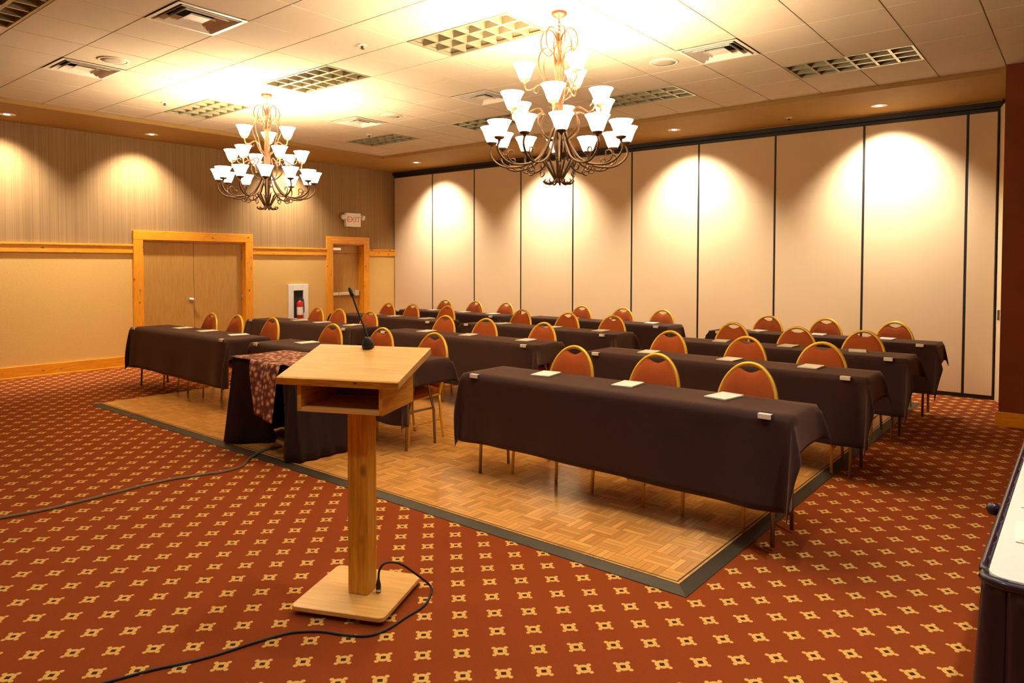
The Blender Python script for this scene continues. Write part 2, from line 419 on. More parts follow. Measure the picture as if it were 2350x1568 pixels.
# ------------------------------------------------------------------ acoustic tile ceiling
TROFF = [(3, 15), (3, 11), (3, 7), (8, 15), (8, 11), (8, 7), (8, 3), (-2, 11)]      # (row, far column)
DIFF = [(0, 9), (0, 13), (6, 4), (6, 9), (6, 13)]
holes = set()
for j, k in TROFF: holes |= {(j, k), (j, k - 1)}
for j, k in DIFF: holes.add((j, k))
ce = MB()
KX = range(-5, 18); JY = range(-9, 12)
for k in KX:
    for j in JY:
        if (j, k) in holes: continue
        x1 = GX0 - P * (k - 1); x0 = x1 - P; y0 = GY0 + P * j; y1 = y0 + P
        x0c, x1c = max(x0, XT), min(x1, 2.4); y0c, y1c = max(y0, -2.3), min(y1, YT)
        if x1c - x0c < .06 or y1c - y0c < .06: continue
        g, h = .005, .008
        a = [(x0c + g, y0c + g, ZT), (x1c - g, y0c + g, ZT), (x1c - g, y1c - g, ZT), (x0c + g, y1c - g, ZT)]
        b = [(x0c + g, y0c + g, ZT + h + .01), (x1c - g, y0c + g, ZT + h + .01), (x1c - g, y1c - g, ZT + h + .01), (x0c + g, y1c - g, ZT + h + .01)]
        ce.add(a + b, [(0, 3, 2, 1), (0, 1, 5, 4), (1, 2, 6, 5), (2, 3, 7, 6), (3, 0, 4, 7)], 0)
for k in range(-6, 18):
    x = GX0 - P * k
    if XT < x < 2.4: ce.box(x - .012, x + .012, -2.3, YT, ZT + .007, ZT + .03, 1)
for j in range(-9, 12):
    y = GY0 + P * j
    if -2.3 < y < YT: ce.box(XT, 2.4, y - .012, y + .012, ZT + .007, ZT + .03, 1)
ce.box(XT - .02, 2.42, -2.32, YT + .02, ZT + .14, ZT + .16, 0)
tag(ce.build('ceiling', [M['tile'], M['tbar']]), kind='structure')

# recessed fluorescent fixtures (switched off)
def make_troffer(label):
    t = thing('ceiling_light', label, 'ceiling light', group='unlit louvered ceiling lights')
    L2, W2 = P - .006, P / 2 - .006
    f = MB()
    f.box(-L2, L2, -W2, -W2 + .022, -.003, .02).box(-L2, L2, W2 - .022, W2, -.003, .02)
    f.box(-L2, -L2 + .022, -W2, W2, -.003, .02).box(L2 - .022, L2, -W2, W2, -.003, .02)
    f.build('frame', M['troffer'], t)
    MB().box(-L2, L2, -W2, W2, .125, .132).box(-L2, -L2 + .006, -W2, W2, .02, .125).box(L2 - .006, L2, -W2, W2, .02, .125) \
        .box(-L2, L2, -W2, -W2 + .006, .02, .125).box(-L2, L2, W2 - .006, W2, .02, .125).build('housing', M['housing'], t)
    l = MB()
    iw = W2 - .022; il = L2 - .022
    for i in range(1, 6):
        x = -il + 2 * il * i / 6
        l.prism([(x - .012, 0), (x + .012, 0), (x + .002, .07), (x - .002, .07)], -iw, iw, mat=Matrix(((1, 0, 0, 0), (0, 0, 1, 0), (0, 1, 0, 0), (0, 0, 0, 1))))
    for i in range(1, 3):
        y = -iw + 2 * iw * i / 3
        l.prism([(y - .016, 0), (y + .016, 0), (y + .002, .07), (y - .002, .07)], -il, il, mat=Matrix(((0, 0, 1, 0), (1, 0, 0, 0), (0, 1, 0, 0), (0, 0, 0, 1))))
    l.build('louver', M['troffer'], t)
    for i in range(3):
        y = -iw + 2 * iw * (i + .5) / 3
        MB().tube([(-il, y, .095), (il, y, .095)], .015, 10).build('tube', M['tubew'], t)
    return t
TL = {(3, 15): 'unlit louvered ceiling light left of the farther chandelier', (3, 11): 'unlit louvered ceiling light just right of the farther chandelier canopy',
      (3, 7): 'large unlit louvered ceiling light beside the nearer chandelier canopy', (8, 15): 'small faint unlit ceiling light nearest the far left corner of the ceiling',
      (8, 11): 'unlit ceiling light partly behind the left shades of the nearer chandelier', (8, 7): 'unlit ceiling light partly behind the right shades of the nearer chandelier',
      (8, 3): 'bright louvered ceiling light nearest the dark red wall end', (-2, 11): 'dark louvered ceiling light cut by the top left photo corner'}
tf0 = None
for j, k in TROFF:
    lab = TL[(j, k)]
    loc = (GX0 - P * (k - 1), GY0 + P * (j + .5), ZT)
    if tf0 is None: tf0 = make_troffer(lab); tf0.location = loc
    else: dup(tf0, loc, 0, lab)
def make_diffuser(label):
    t = thing('air_diffuser', label, 'air vent', group='square ceiling air diffusers')
    h = P / 2 - .006
    def ring(mb, a, b, za, zb):
        o = [(-a, -a, za), (a, -a, za), (a, a, za), (-a, a, za)]; i = [(-b, -b, zb), (b, -b, zb), (b, b, zb), (-b, b, zb)]
        mb.add(o + i, [(n, (n + 1) % 4, 4 + (n + 1) % 4, 4 + n) for n in range(4)])
    MB().box(-h, h, -h, h, .13, .14).box(-h, -h + .005, -h, h, .02, .13).box(h - .005, h, -h, h, .02, .13).box(-h, h, -h, -h + .005, .02, .13).box(-h, h, h - .005, h, .02, .13).build('backing', M['dark'], t)
    f = MB(); ring(f, h, h - .03, -.004, -.004); ring(f, h - .03, h - .045, -.004, .03); f.build('frame', M['diffuser'], t, solid=.003)
    for a, b in ((h - .050, h - .092), (h - .105, h - .147)):
        v = MB(); ring(v, a, b, -.010, .040); v.build('vane', M['diffuser'], t, solid=.003)
    c = MB(); ring(c, .105, .085, -.010, .005); c.box(-.086, .086, -.086, .086, .003, .007); c.build('cone', M['diffuser'], t, solid=.002)
    return t
DL = {(0, 9): 'square air diffuser nearest the top edge of the photo, left half', (0, 13): 'square air diffuser nearest the left wall, by a round speaker',
      (6, 4): 'square air diffuser right of the nearer chandelier', (6, 9): 'square air diffuser just left of the nearer chandelier shades',
      (6, 13): 'small square air diffuser between the two chandeliers'}
df0 = None
for j, k in DIFF:
    loc = (GX0 - P * (k - .5), GY0 + P * (j + .5), ZT)
    if df0 is None: df0 = make_diffuser(DL[(j, k)]); df0.location = loc
    else: dup(df0, loc, 0, DL[(j, k)])
# round speakers and sprinklers
def speaker(x, y, label):
    t = thing('ceiling_speaker', label, 'ceiling speaker', (x, y, ZT), group='round ceiling speakers')
    MB().lathe([(.135, .004), (.14, -.002), (.135, -.008), (.118, -.010), (.115, -.006)], 32).build('rim', M['diffuser'], t)
    MB().lathe([(0, -.012), (.06, -.011), (.116, -.006), (.116, -.002)], 32).build('grille', M['speakercloth'], t)
speaker(-7.36, 2.90, 'round ceiling speaker beside the air diffuser nearest the left wall')
speaker(-3.24, 6.31, 'round ceiling speaker right of the nearer chandelier')
speaker(-7.25, 6.33, 'round ceiling speaker between the chandeliers near the small diffuser')
def sprinkler(x, y, z, label):
    t = thing('sprinkler_head', label, 'sprinkler', (x, y, z), group='ceiling sprinkler heads')
    MB().lathe([(.045, .002), (.046, -.004), (.03, -.010), (.014, -.012)], 20).build('escutcheon', M['diffuser'], t)
    MB().lathe([(.012, -.010), (.010, -.03), (.02, -.032), (.022, -.036), (0, -.037)], 14).build('deflector', M['bronze'], t)
sprinkler(-5.1, 4.11, ZT, 'small sprinkler head left of the large unlit ceiling light')
sprinkler(-8.80, 4.05, ZT, 'small sprinkler head left of the farther chandelier near a ceiling light')
sprinkler(-3.07, 9.50, ZS, 'small sprinkler head in the ceiling border above the wall panels')
sprinkler(-8.55, 7.02, ZT, 'small sprinkler head by the ceiling light near the far left corner')

# recessed downlights in the border
def downlight(x, y, label, z=ZS, aim=(0, 0), power=1.0, wide=False):
    t = thing('recessed_downlight', label, 'downlight', (x, y, z), group='recessed downlights in the ceiling border')
    MB().lathe([(.072, .0), (.095, .0), (.097, -.004), (.078, -.007), (.070, -.003)], 32).build('trim_ring', M['white'], t)
    MB().lathe([(0, -.0035), (.071, -.0025), (.071, .0)], 32).build('lens', M['lens'], t)
    l = bpy.data.lights.new('downlight_beam', 'SPOT'); l.energy = DOWN_W * power; l.color = DOWN_COL; l.spot_size = math.radians(120) if wide else DOWN_ANGLE; l.spot_blend = 1.0 if wide else .85; l.shadow_soft_size = .06
    o = bpy.data.objects.new('downlight_beam', l); COL.objects.link(o); o.parent = t; o.location = (0, 0, -.02); o.rotation_euler = (aim[0], aim[1], 0)
DLX = [(-9.95, 9.3, 'lit downlight nearest the far corner, in the border over the wall panels'), (-7.24, 9.3, 'lit downlight hidden behind the nearer chandelier, over the wall panels'),
       (-4.62, 9.33, 'lit downlight over the wall panels just right of the nearer chandelier'), (-1.99, 9.45, 'lit downlight over the wall panels nearest the dark red wall end')]
TILT = math.radians(23)          # wall-washing lamps lean towards their wall
for x, y, l in DLX: downlight(x, y, l, aim=(TILT, 0))
for y, l in ((4.80, 'lit downlight over the left wall between the air diffuser and chandelier'), (2.98, 'downlight in the left border cut by the left photo edge'), (7.35, 'downlight over the left wall behind the farther chandelier')):
    downlight(-10.87, y, l, aim=(0, TILT), power=.75)
# border lamps behind and beside the camera, unseen and added for front light
for x, n in ((-7.0, 'first'), (-1.5, 'second')): downlight(x, -2.9, f'{n} added unseen downlight from the left in the front border behind the camera', power=.45)
for y, n in ((3.0, 'beside the white-topped table'),): downlight(2.95, y, f'added unseen downlight in the right border beyond the picture, {n}', power=.4)
for x, y, n in ((-4.7, 1.55, 'left of the lectern'), (-2.55, 2.75, 'over the lectern'), (-1.05, 3.35, 'over the dance floor corner'), (-3.0, .2, 'in front of the lectern'), (-1.0, 1.0, 'before the camera')):  # soft overhead lamps added out of view to brighten lectern and front carpet
    downlight(x, y, f'added unseen downlight in the tile ceiling above the picture, {n}', ZT, power=FRONT_P, wide=True)
downlight(.35, 3.05, 'downlight in the ceiling above the white-topped table', ZT, power=.45)

# ------------------------------------------------------------------ folding partition wall
seams = [XL + .005] + [-10.27 + 1.141 * i for i in range(9)] + [-.835]
ordn = ['first', 'second', 'third', 'fourth', 'fifth', 'sixth', 'seventh', 'eighth', 'ninth', 'tenth']
for i in range(10):
    a, b = seams[i], seams[i + 1]
    lab = f'cream fabric folding wall panel, {ordn[i]} from the left corner'
    if i == 9: lab = 'narrow cream folding wall panel beside the dark red wall end'
    t = thing('partition_panel', lab, 'partition panel', ((a + b) / 2, YB, 0), group='panels of the folding partition wall')
    w = (b - a) / 2
    MB().box(-w + .014, w - .014, 0, .05, .05, 3.405 if i != 6 else 3.405).build('panel_face', M['cream'], t, .004)
    MB().box(-w, -w + .0135, .004, .05, .02, 3.43).box(w - .0135, w, .004, .05, .02, 3.43).build('edge_seal', M['black'], t)
    MB().box(-w, w, .006, .05, .004, .05).build('bottom_seal', M['black'], t)
    MB().box(-w, w, .006, .05, 3.405, 3.45).build('top_seal', M['black'], t)
tr = MB().box(XL + .01, -.80, YB - .045, YB + .05, 3.455, ZS - .001).box(XL + .01, -.80, YB - .055, YB - .045, 3.515, ZS - .001, 1).build('partition_track', [M['black'], M['soffit']])
tag(tr, 'black ceiling track running above the cream folding wall panels', 'track')
tag(MB().box(-.05, .05, 0, .012, -.06, .06).build('latch_plate', M['steel'], loc=(-.79, 9.93, 1.02)), 'small dark latch plate on the cream jamb beside the last panel', 'latch')
bpy.data.objects['latch_plate'].scale = (.25, 1, 1)

# ------------------------------------------------------------------ left wall fittings
es = thing('exit_sign', 'white exit sign with two lamp heads above the narrow door', 'exit sign', (XL, 8.92, 2.33))
MB().box(.002, .075, -.185, .185, 0, .275).build('housing', M['white'], es, .012)
for s in (-1, 1):
    hb = MB().lathe([(.0, -.045), (.035, -.045), (.05, -.02), (.052, .03), (.046, .036), (.0, .030)], 20, mat=Matrix.Translation((.06, s * .235, .19)) @ Euler((0, PI * .62, s * .3)).to_matrix().to_4x4())
    hb.tube([(.04, s * .18, .19), (.045, s * .21, .19)], .018, 10)
    hb.build('lamp_head', M['white'], es)
fc = bpy.data.curves.new('exit_text', 'FONT'); fc.body = 'EXIT'; fc.size = .16; fc.extrude = .001; fc.align_x = 'CENTER'; fc.align_y = 'CENTER'
tmp = bpy.data.objects.new('exit_text', fc); COL.objects.link(tmp)
bpy.context.view_layer.update()
me = bpy.data.meshes.new_from_object(tmp.evaluated_get(bpy.context.evaluated_depsgraph_get())); bpy.data.objects.remove(tmp)
me.materials.clear(); me.materials.append(M['exitred'])
lt = bpy.data.objects.new('lettering', me); COL.objects.link(lt); lt.parent = es; lt.location = (.0765, 0, .14); lt.rotation_euler = (PI / 2, 0, PI / 2)

fb = thing('extinguisher_cabinet', 'white framed wall cabinet with a red fire extinguisher inside, between the doors', 'cabinet', (XL, 7.675, .53))
y2, z2 = .215, .68
MB().box(0, .03, -y2, -.105, 0, z2).box(0, .03, .105, y2, 0, z2).box(0, .03, -.105, .105, 0, .05).box(0, .03, -.105, .105, .565, z2).build('frame', M['white'], fb, .005)
MB().box(-.001, .004, -.105, .105, .05, .565).build('recess', M['dark'], fb)
ex = thing('fire_extinguisher', 'red fire extinguisher with white label inside the white wall cabinet', 'fire extinguisher', (XL + .065, 7.675, .582))
MB().lathe([(0, 0), (.054, 0), (.058, .012), (.058, .27), (.050, .30), (.024, .325), (.018, .335), (0, .336)], 24).build('cylinder', M['extred'], ex)
MB().lathe([(.0588, .06), (.0592, .065), (.0592, .20), (.0588, .205)], 24).build('paper_label', M['white'], ex)
vl = MB().lathe([(.018, .333), (.02, .345), (.018, .37), (0, .372)], 12).box(-.02, .09, -.008, .008, .372, .384).box(-.02, .08, -.008, .008, .352, .360).build('valve', M['rubber'], ex)
MB().tube(catmull([(.0, .02, .36), (.02, .062, .34), (.03, .066, .22), (.03, .066, .10)], 6), .009, 8).build('hose', M['rubber'], vl)

# ------------------------------------------------------------------ portable dance floor
FX0, FX1, FY0, FY1 = -8.72, -1.47, 3.14, 9.28
dfl = thing('dance_floor', 'portable parquet dance floor with dark edge trim under the tables', 'dance floor', (0, 0, 0))
MB().box(FX0 + .075, FX1 - .075, FY0 + .075, FY1 - .075, .001, .022).build('parquet', M['parquet'], dfl)
def ramp(name, poly_out, poly_in):
    o0, o1 = poly_out; i0, i1 = poly_in
    v = [(*o0, .001), (*o1, .001), (*i1, .001), (*i0, .001), (*o0, .004), (*o1, .004), (*i1, .0235), (*i0, .0235)]
    MB().add(v, [(0, 3, 2, 1), (4, 5, 6, 7), (0, 1, 5, 4), (1, 2, 6, 5), (2, 3, 7, 6), (3, 0, 4, 7)]).build('edge_trim', M['trimdark'], dfl)
e = .095
ramp('f', ((FX0, FY0), (FX1, FY0)), ((FX0 + e, FY0 + e), (FX1 - e, FY0 + e)))
ramp('r', ((FX1, FY0), (FX1, FY1)), ((FX1 - e, FY0 + e), (FX1 - e, FY1 - e)))
ramp('b', ((FX1, FY1), (FX0, FY1)), ((FX1 - e, FY1 - e), (FX0 + e, FY1 - e)))
ramp('l', ((FX0, FY1), (FX0, FY0)), ((FX0 + e, FY1 - e), (FX0 + e, FY0 + e)))
def floor_z(x, y): return .0235 if (FX0 < x < FX1 and FY0 < y < FY1) else 0.0

# ------------------------------------------------------------------ tables
TH = .755
def make_table(label):
    t = thing('folding_table', label, 'table', group='narrow folding tables in the seating rows')
    MB().box(-1.2, 1.2, -.225, .225, TH - .025, TH).build('tabletop', M['oakdark'], t, .004)
    for s in (-1, 1):
        for q in (-1, 1):
            lx = s * 1.10
            MB().tube([(lx, q * .03, TH - .03), (lx, q * .06, .62), (lx, q * .155, .30), (lx, q * .17, 0)], .0125, 8).build('leg', M['steel'], t)
        MB().tube([(s * 1.10, -.15, .32), (s * 1.10, .15, .32)], .009, 8).build('crossbar', M['steel'], t)
        MB().tube([(s * 1.10, 0, .60), (s * .72, 0, TH - .028)], .008, 8).build('brace', M['steel'], t)
    return t

def cloth_mesh(seed, of=.515, oe=.20, ob=.17):
    rnd = random.Random(seed)
    a, b, h = 1.212, .237, TH + .006
    ph = [rnd.uniform(0, 6.28) for _ in range(12)]
    cor = {(sx, sy): (rnd.uniform(.12, .34), rnd.uniform(-.25, .25)) for sx in (-1, 1) for sy in (-1, 1)}
    def lin(lo, hi, n): return [lo + (hi - lo) * i / n for i in range(n + 1)]
    us = lin(-a - oe, -a, 7)[:-1] + lin(-a, a, 44) + lin(a, a + oe, 7)[1:]
    vs = lin(-b - of, -b, 14)[:-1] + lin(-b, b, 5) + lin(b, b + ob, 6)[1:]
    rows = []
    for v in vs:
        row = []
        for u in us:
            du = max(0, abs(u) - a); dv = max(0, abs(v) - b); sx = 1 if u > 0 else -1; sy = 1 if v > 0 else -1
            if du < 1e-6 and dv < 1e-6:
                p = (u, v, h)
            elif du < 1e-6:
                k = dv / .5
                edge = max(0, (abs(u) - a + .45) / .45)
                w = (.010 * math.sin(4.1 * u + ph[0]) + .008 * math.sin(9.3 * u + ph[1])) * k + .035 * k * edge * math.sin(14 * u + ph[2] + sx)
                p = (u + .02 * edge * k * sx, sy * (b + .012 * min(1, dv / .03) + .03 * k + w * .8), h - dv * .995 + .012 * k * math.sin(2.2 * u + ph[3]))
            elif dv < 1e-6:
                k = du / .5
                w = .030 * math.sin(11 * v + ph[4] + sx) * k
                p = (sx * (a + .012 * min(1, du / .03) + .05 * k + w * .8), v, h - du * .99)
            else:
                r = math.hypot(du, dv); th = math.atan2(dv, du); R = math.hypot(oe, of)
                mg, tw = cor[(sx, sy)]
                bul = mg * r * math.sin(2 * th) * (1.15 - .75 * (r / R) ** 2)
                dirx = math.cos(PI / 4 + tw + .5 * (th - PI / 4)); diry = math.sin(PI / 4 + tw + .5 * (th - PI / 4))
                kx = r / .5
                ex = .012 + .05 * kx * math.cos(th) ** 2; ey = .012 + .03 * kx * math.sin(th) ** 2
                pl = .018 * math.sin(4 * th) * (r / R)
                p = (sx * (a + ex + bul * dirx + pl), sy * (b + ey + bul * diry - pl), h - math.sqrt(max(0, r * r - bul * bul * .8)))
            row.append(p)
        rows.append(row)
    return MB().grid(rows)
cloth_src = []
for sd in (11, 23, 37, 51):
    o = cloth_mesh(sd).build('tablecloth', M['cloth'], solid=.004)
    cloth_src.append(o)

def clip(x, y, z, label):
    t = MB().box(-.036, .036, -.008, .002, -.020, .006).box(-.036, .036, -.008, .024, .004, .009).build('tablecloth_clip', M['white'], None, .003, (x, y, z))
    return tag(t, label, 'clip', 'white clips holding the tablecloths')
clip_src = None
# pads of paper, one for each seat
def pad(x, y, z, rz, label):
    global pad_src
    if pad_src is None:
        t = thing('notepad', label, 'notepad', (x, y, z), rz, 'notepads at the seats')
        MB().box(-.075, .075, -.105, .105, 0, .008).build('page_block', M['paper'], t)
        MB().box(-.075, .075, .085, .105, .008, .0095).build('binding', M['white'], t)
        pad_src = t
    else: t = dup(pad_src, (x, y, z), rz, label)
    return t
pad_src = None

# ------------------------------------------------------------------ chairs
def back_y(z): return .205 + (max(z, .40) - .40) * .25
def half_w(z):
    if z <= .66: return .172 + (.198 - .172) * (z - .40) / .26
    return .198 * math.sqrt(max(0, 1 - ((z - .66) / .268) ** 2))
def make_chair(label):
    t = thing('banquet_chair', label, 'chair', group='rust and gold banquet chairs')
    # seat cushion (rounded trapezoid) built up of rings
    def ring(sc, z):
        pts = []
        base = [(-.215, -.22), (.215, -.22), (.175, .20), (-.175, .20)]
        for i in range(4):
            p0 = Vector(base[i - 1]); p1 = Vector(base[i]); p2 = Vector(base[(i + 1) % 4])
            d0 = (p0 - p1).normalized() * .07; d2 = (p2 - p1).normalized() * .07
            for k in range(5):
                s = k / 4; q = (p1 + d0) * (1 - s) ** 2 + 2 * p1 * s * (1 - s) + (p1 + d2) * s * s
                pts.append((q.x * sc, q.y * sc, z))
        return pts
    rings = [ring(.94, .405), ring(.99, .415), ring(1, .44), ring(.97, .462), ring(.85, .474), ring(.5, .480)]
    mb = MB(); n = len(rings[0])
    vs = [p for r in rings for p in r]
    fs = [tuple(range(n))[::-1], tuple(range(5 * n, 6 * n))]
    for i in range(5):
        for k in range(n): fs.append((i * n + k, i * n + (k + 1) % n, (i + 1) * n + (k + 1) % n, (i + 1) * n + k))
    mb.add(vs, fs, 0, True); mb.build('seat', M['fabric'], t)
    # back pad with the hand hole cut out of its crown
    zs = [.455 + (.905 - .455) * i / 30 for i in range(31)]
    def crown(x):            # upper outline of the pad at x
        f = .66 + .262 * math.sqrt(max(0, 1 - (x / .192) ** 2))
        hole = .868 + .046 * (abs(x) / .095) ** 1.6 if abs(x) < .098 else 9
        return min(f, hole)
    nx = 24; front = []; 
    rows = []
    for zi in range(15):
        row = []
        for xi in range(nx + 1):
            q = -1 + 2 * xi / nx
            # columns follow the oval, rows blend from the seat line to the crown
            z0 = .455; xw = .183 * math.sin(q * PI / 2) ** 1 if False else .183 * q * (1.5 - .5 * q * q)
            zt = crown(xw); s = zi / 14
            z = z0 + (zt - z0) * s
            x = xw * min(1.0, half_w(min(z, .90)) / .198 if z < .66 else 1.0)
            row.append((x, z, s, q))
        rows.append(row)
    def mk(off, bulge):
        out = []
        for r in rows:
            o = []
            for x, z, s, q in r:
                ed = min(1, min(s, 1 - s) * 6) * min(1, (1 - abs(q)) * 5)
                o.append((x, back_y(z) + off - bulge * ed, z))
            out.append(o)
        return out
    A = mk(-.010, .020); B = mk(.012, -.014)
    bm_ = MB().grid(A).grid([list(reversed(r)) for r in B])
    # stitch the rim
    k = nx + 1; n1 = 15 * k
    def ia(i, j): return i * k + j
    def ib(i, j): return n1 + i * k + (nx - j)
    for j in range(nx):
        bm_.f.append([ia(0, j), ib(0, j), ib(0, j + 1), ia(0, j + 1)]); bm_.mi.append(0); bm_.sm.append(True)
        bm_.f.append([ia(14, j), ia(14, j + 1), ib(14, j + 1), ib(14, j)]); bm_.mi.append(0); bm_.sm.append(True)
    for i in range(14):
        bm_.f.append([ia(i, 0), ia(i + 1, 0), ib(i + 1, 0), ib(i, 0)]); bm_.mi.append(0); bm_.sm.append(True)
        bm_.f.append([ia(i, nx), ib(i, nx), ib(i + 1, nx), ia(i + 1, nx)]); bm_.mi.append(0); bm_.sm.append(True)
    bm_.build('back_pad', M['fabric'], t)
    # gold arch
    path = []
    for i in range(8):
        z = .40 + .26 * i / 8; path.append((-half_w(z), back_y(z), z))
    for i in range(25):
        a = PI - PI * i / 24; z = .66 + .268 * math.sin(a); path.append((.198 * math.cos(a), back_y(z), z))
    for i in range(7, -1, -1):
        z = .40 + .26 * i / 8; path.append((half_w(z), back_y(z), z))
    MB().tube(path, .015, 8).build('back_frame', M['gold'], t)
    for s in (-1, 1):
        MB().tube([(s * .172, .205, .40), (s * .180, .215, .20), (s * .186, .245, 0.0)], .0115, 8).build('leg', M['gold'], t)
        MB().tube([(s * .195, -.185, .405), (s * .198, -.20, .20), (s * .200, -.212, 0.0)], .0115, 8).build('leg', M['gold'], t)
        MB().tube([(s * .192, -.19, .40), (s * .172, .205, .40)], .010, 8).build('side_rail', M['gold'], t)
        MB().tube([(s * .198, -.20, .17), (s * .181, .22, .17)], .008, 8).build('stretcher', M['gold'], t)
    MB().tube([(-.19, -.185, .398), (.19, -.185, .398)], .010, 8).build('front_rail', M['gold'], t)
    return t

ROWS = {   # (table centre x, y) and chair crown positions measured from the photograph
    ('left', 'front'): ((-8.32, 4.16), [(-8.83, 4.64), (-8.24, 4.66), (-7.52, 4.70)]),
    ('left', 'second'): ((-8.35, 5.80), [(-8.74, 6.12), (-8.23, 6.18), (-7.55, 6.18)]),
    ('left', 'third'): ((-8.30, 7.22), [(-8.82, 7.64), (-8.33, 7.70), (-7.60, 7.75)]),
    ('left', 'rear'): ((-8.30, 8.58), [(-8.84, 8.93), (-8.13, 8.93), (-7.46, 8.97)]),
    ('middle', 'front'): ((-5.54, 4.20), [(-6.25, 4.64), (-5.50, 4.69), (-4.72, 4.66)]),
    ('middle', 'second'): ((-5.50, 5.86), [(-6.20, 6.30), (-5.50, 6.28), (-4.66, 6.22)]),
    ('middle', 'third'): ((-5.45, 7.28), [(-6.18, 7.80), (-5.34, 7.75), (-4.48, 7.69)]),
    ('middle', 'rear'): ((-5.48, 8.66), [(-6.00, 9.04), (-5.27, 8.99), (-4.50, 8.95)]),
    ('right', 'front'): ((-2.44, 4.13), [(-3.14, 4.65), (-2.42, 4.64), (-1.74, 4.63)]),
    ('right', 'second'): ((-2.44, 5.80), [(-3.14, 6.28), (-2.37, 6.24), (-1.69, 6.20)]),
    ('right', 'third'): ((-2.42, 7.14), [(-3.03, 7.62), (-2.31, 7.54), (-1.69, 7.52)]),
    ('right', 'rear'): ((-2.40, 8.52), [(-3.11, 8.90), (-2.42, 8.92), (-1.68, 8.90)]),
}
tab0 = ch0 = None; ci = 0
for (cn, rn), ((tx, ty), seats) in ROWS.items():
    where = f'{rn} row of the {cn} column'
    onfloor = floor_z(tx, ty)
    zt = .0235
    loc = (tx, ty, zt if cn != 'right' else zt)
    lab = f'narrow folding table under a dark cloth, {where}'
    if tab0 is None: tab0 = make_table(lab); tab0.location = loc
    else: dup(tab0, loc, 0, lab)
    src = cloth_src[ci % 4]
    if ci < 4: c = src
    else: c = src.copy(); COL.objects.link(c)
    c.location = loc
    tag(c, f'dark plum tablecloth hanging over the table, {where}', 'tablecloth', 'dark tablecloths on the narrow tables')
    ci += 1
    for s, nm in ((-1, 'left'), (1, 'right')):
        l = f'white clip at the {nm} front corner of the table, {where}'
        p = (tx + s * 1.08, ty - .262, loc[2] + TH + .004)
        if clip_src is None: clip_src = clip(*p, l)
        else:
            q = clip_src.copy(); COL.objects.link(q); q.location = p; q['label'] = l
    for (cx, cy_), nm in zip(seats, ('left', 'centre', 'right')):
        l = f'rust padded gold-framed chair at the {nm} seat, {where}'
        rz = random.uniform(-.05, .05)
        cx = tx + max(-.845, min(.845, cx - tx))
        p = (cx, max(cy_, ty + .41) - .335, .0235)
        if ch0 is None: ch0 = make_chair(l); ch0.location = p; ch0.rotation_euler.z = rz
        else: dup(ch0, p, rz, l)
        pad(cx + random.uniform(-.02, .02), ty + .10, loc[2] + TH + .0085, random.uniform(-.25, .25), f'white notepad in front of the {nm} seat, {where}')

# ------------------------------------------------------------------ small skirted table behind the lectern
pt = thing('projector_table', 'small black-skirted table with patterned runner behind the lectern', 'table', (-5.39, 3.53, .0235))
PX, PY, PH = .45, .265, .755
MB().box(-PX, PX, -PY, PY, PH - .025, PH).build('tabletop', M['oakdark'], pt, .004)
for sx in (-1, 1):
    for sy in (-1, 1):
        MB().tube([(sx * (PX - .05), sy * (PY - .05), PH - .025), (sx * (PX - .04), sy * (PY - .04), 0)], .0125, 8).build('leg', M['steel'], pt)
def skirt_rows(per, flare, pleat, wave, h0, h1, nz=10, lean=None):
    # per: list of (x, y, nx, ny) along the table edge
    rows = []
    for iz in range(nz + 1):
        k = iz / nz; row = []
        for i, (x, y, nx, ny) in enumerate(per):
            s = i / (len(per) - 1)
            o = flare * k ** 1.1 + pleat * (.35 + .65 * k) * math.sin(i * wave) + .006
            dx, dy = (lean(s, k) if lean else (0, 0))
            row.append((x + nx * o + dx, y + ny * o + dy, h0 + (h1 - h0) * k))
        rows.append(row)
    return rows
def edge_pts(x0, y0, x1, y1, nx, ny, n): return [(x0 + (x1 - x0) * i / n, y0 + (y1 - y0) * i / n, nx, ny) for i in range(n)]
def corner_pts(x, y, a0, a1, n=8): return [(x, y, math.cos(a0 + (a1 - a0) * i / n), math.sin(a0 + (a1 - a0) * i / n)) for i in range(n)]
per = edge_pts(-.10, -PY, -PX, -PY, 0, -1, 12) + corner_pts(-PX, -PY, -PI / 2, -PI) + edge_pts(-PX, -PY, -PX, PY, -1, 0, 22) + corner_pts(-PX, PY, PI, PI / 2) + edge_pts(-PX, PY, PX, PY, 0, 1, 40) \
    + corner_pts(PX, PY, PI / 2, 0) + edge_pts(PX, PY, PX, -PY, 1, 0, 22) + corner_pts(PX, -PY, 0, -PI / 2) + edge_pts(PX, -PY, .26, -PY, 0, -1, 10)
def lean(s, k):
    a = max(0, 1 - s / .075); b = max(0, 1 - (1 - s) / .05)
    return (-.02 * a * k + .13 * b * k, .30 * a * k ** 1.3 + .05 * b * k)
MB().grid(skirt_rows([(x, y, nx, ny * .55) for x, y, nx, ny in per], .13, .014, 1.05, PH + .004, .012, 12, lean)).build('skirt', M['skirt'], pt, solid=.004)
MB().box(-PX - .006, PX + .006, -PY - .006, PY + .006, PH, PH + .005).build('top_cover', M['skirt'], pt, .002)
rn = thing('table_runner', 'brown and beige patterned cloth lying over the small skirted table', 'runner cloth', (-5.39, 3.53, .0235))
rows = []
for i in range(9):
    y = PY + .02 - (2 * PY + .05) * i / 8
    rows.append([(-PX - .012 + (2 * PX + .024) * j / 16, y, PH + .0085 + .002 * math.sin(j * 1.3 + i)) for j in range(17)])
MB().grid(rows).build('top_cloth', M['runner'], rn, solid=.003)
rows = []
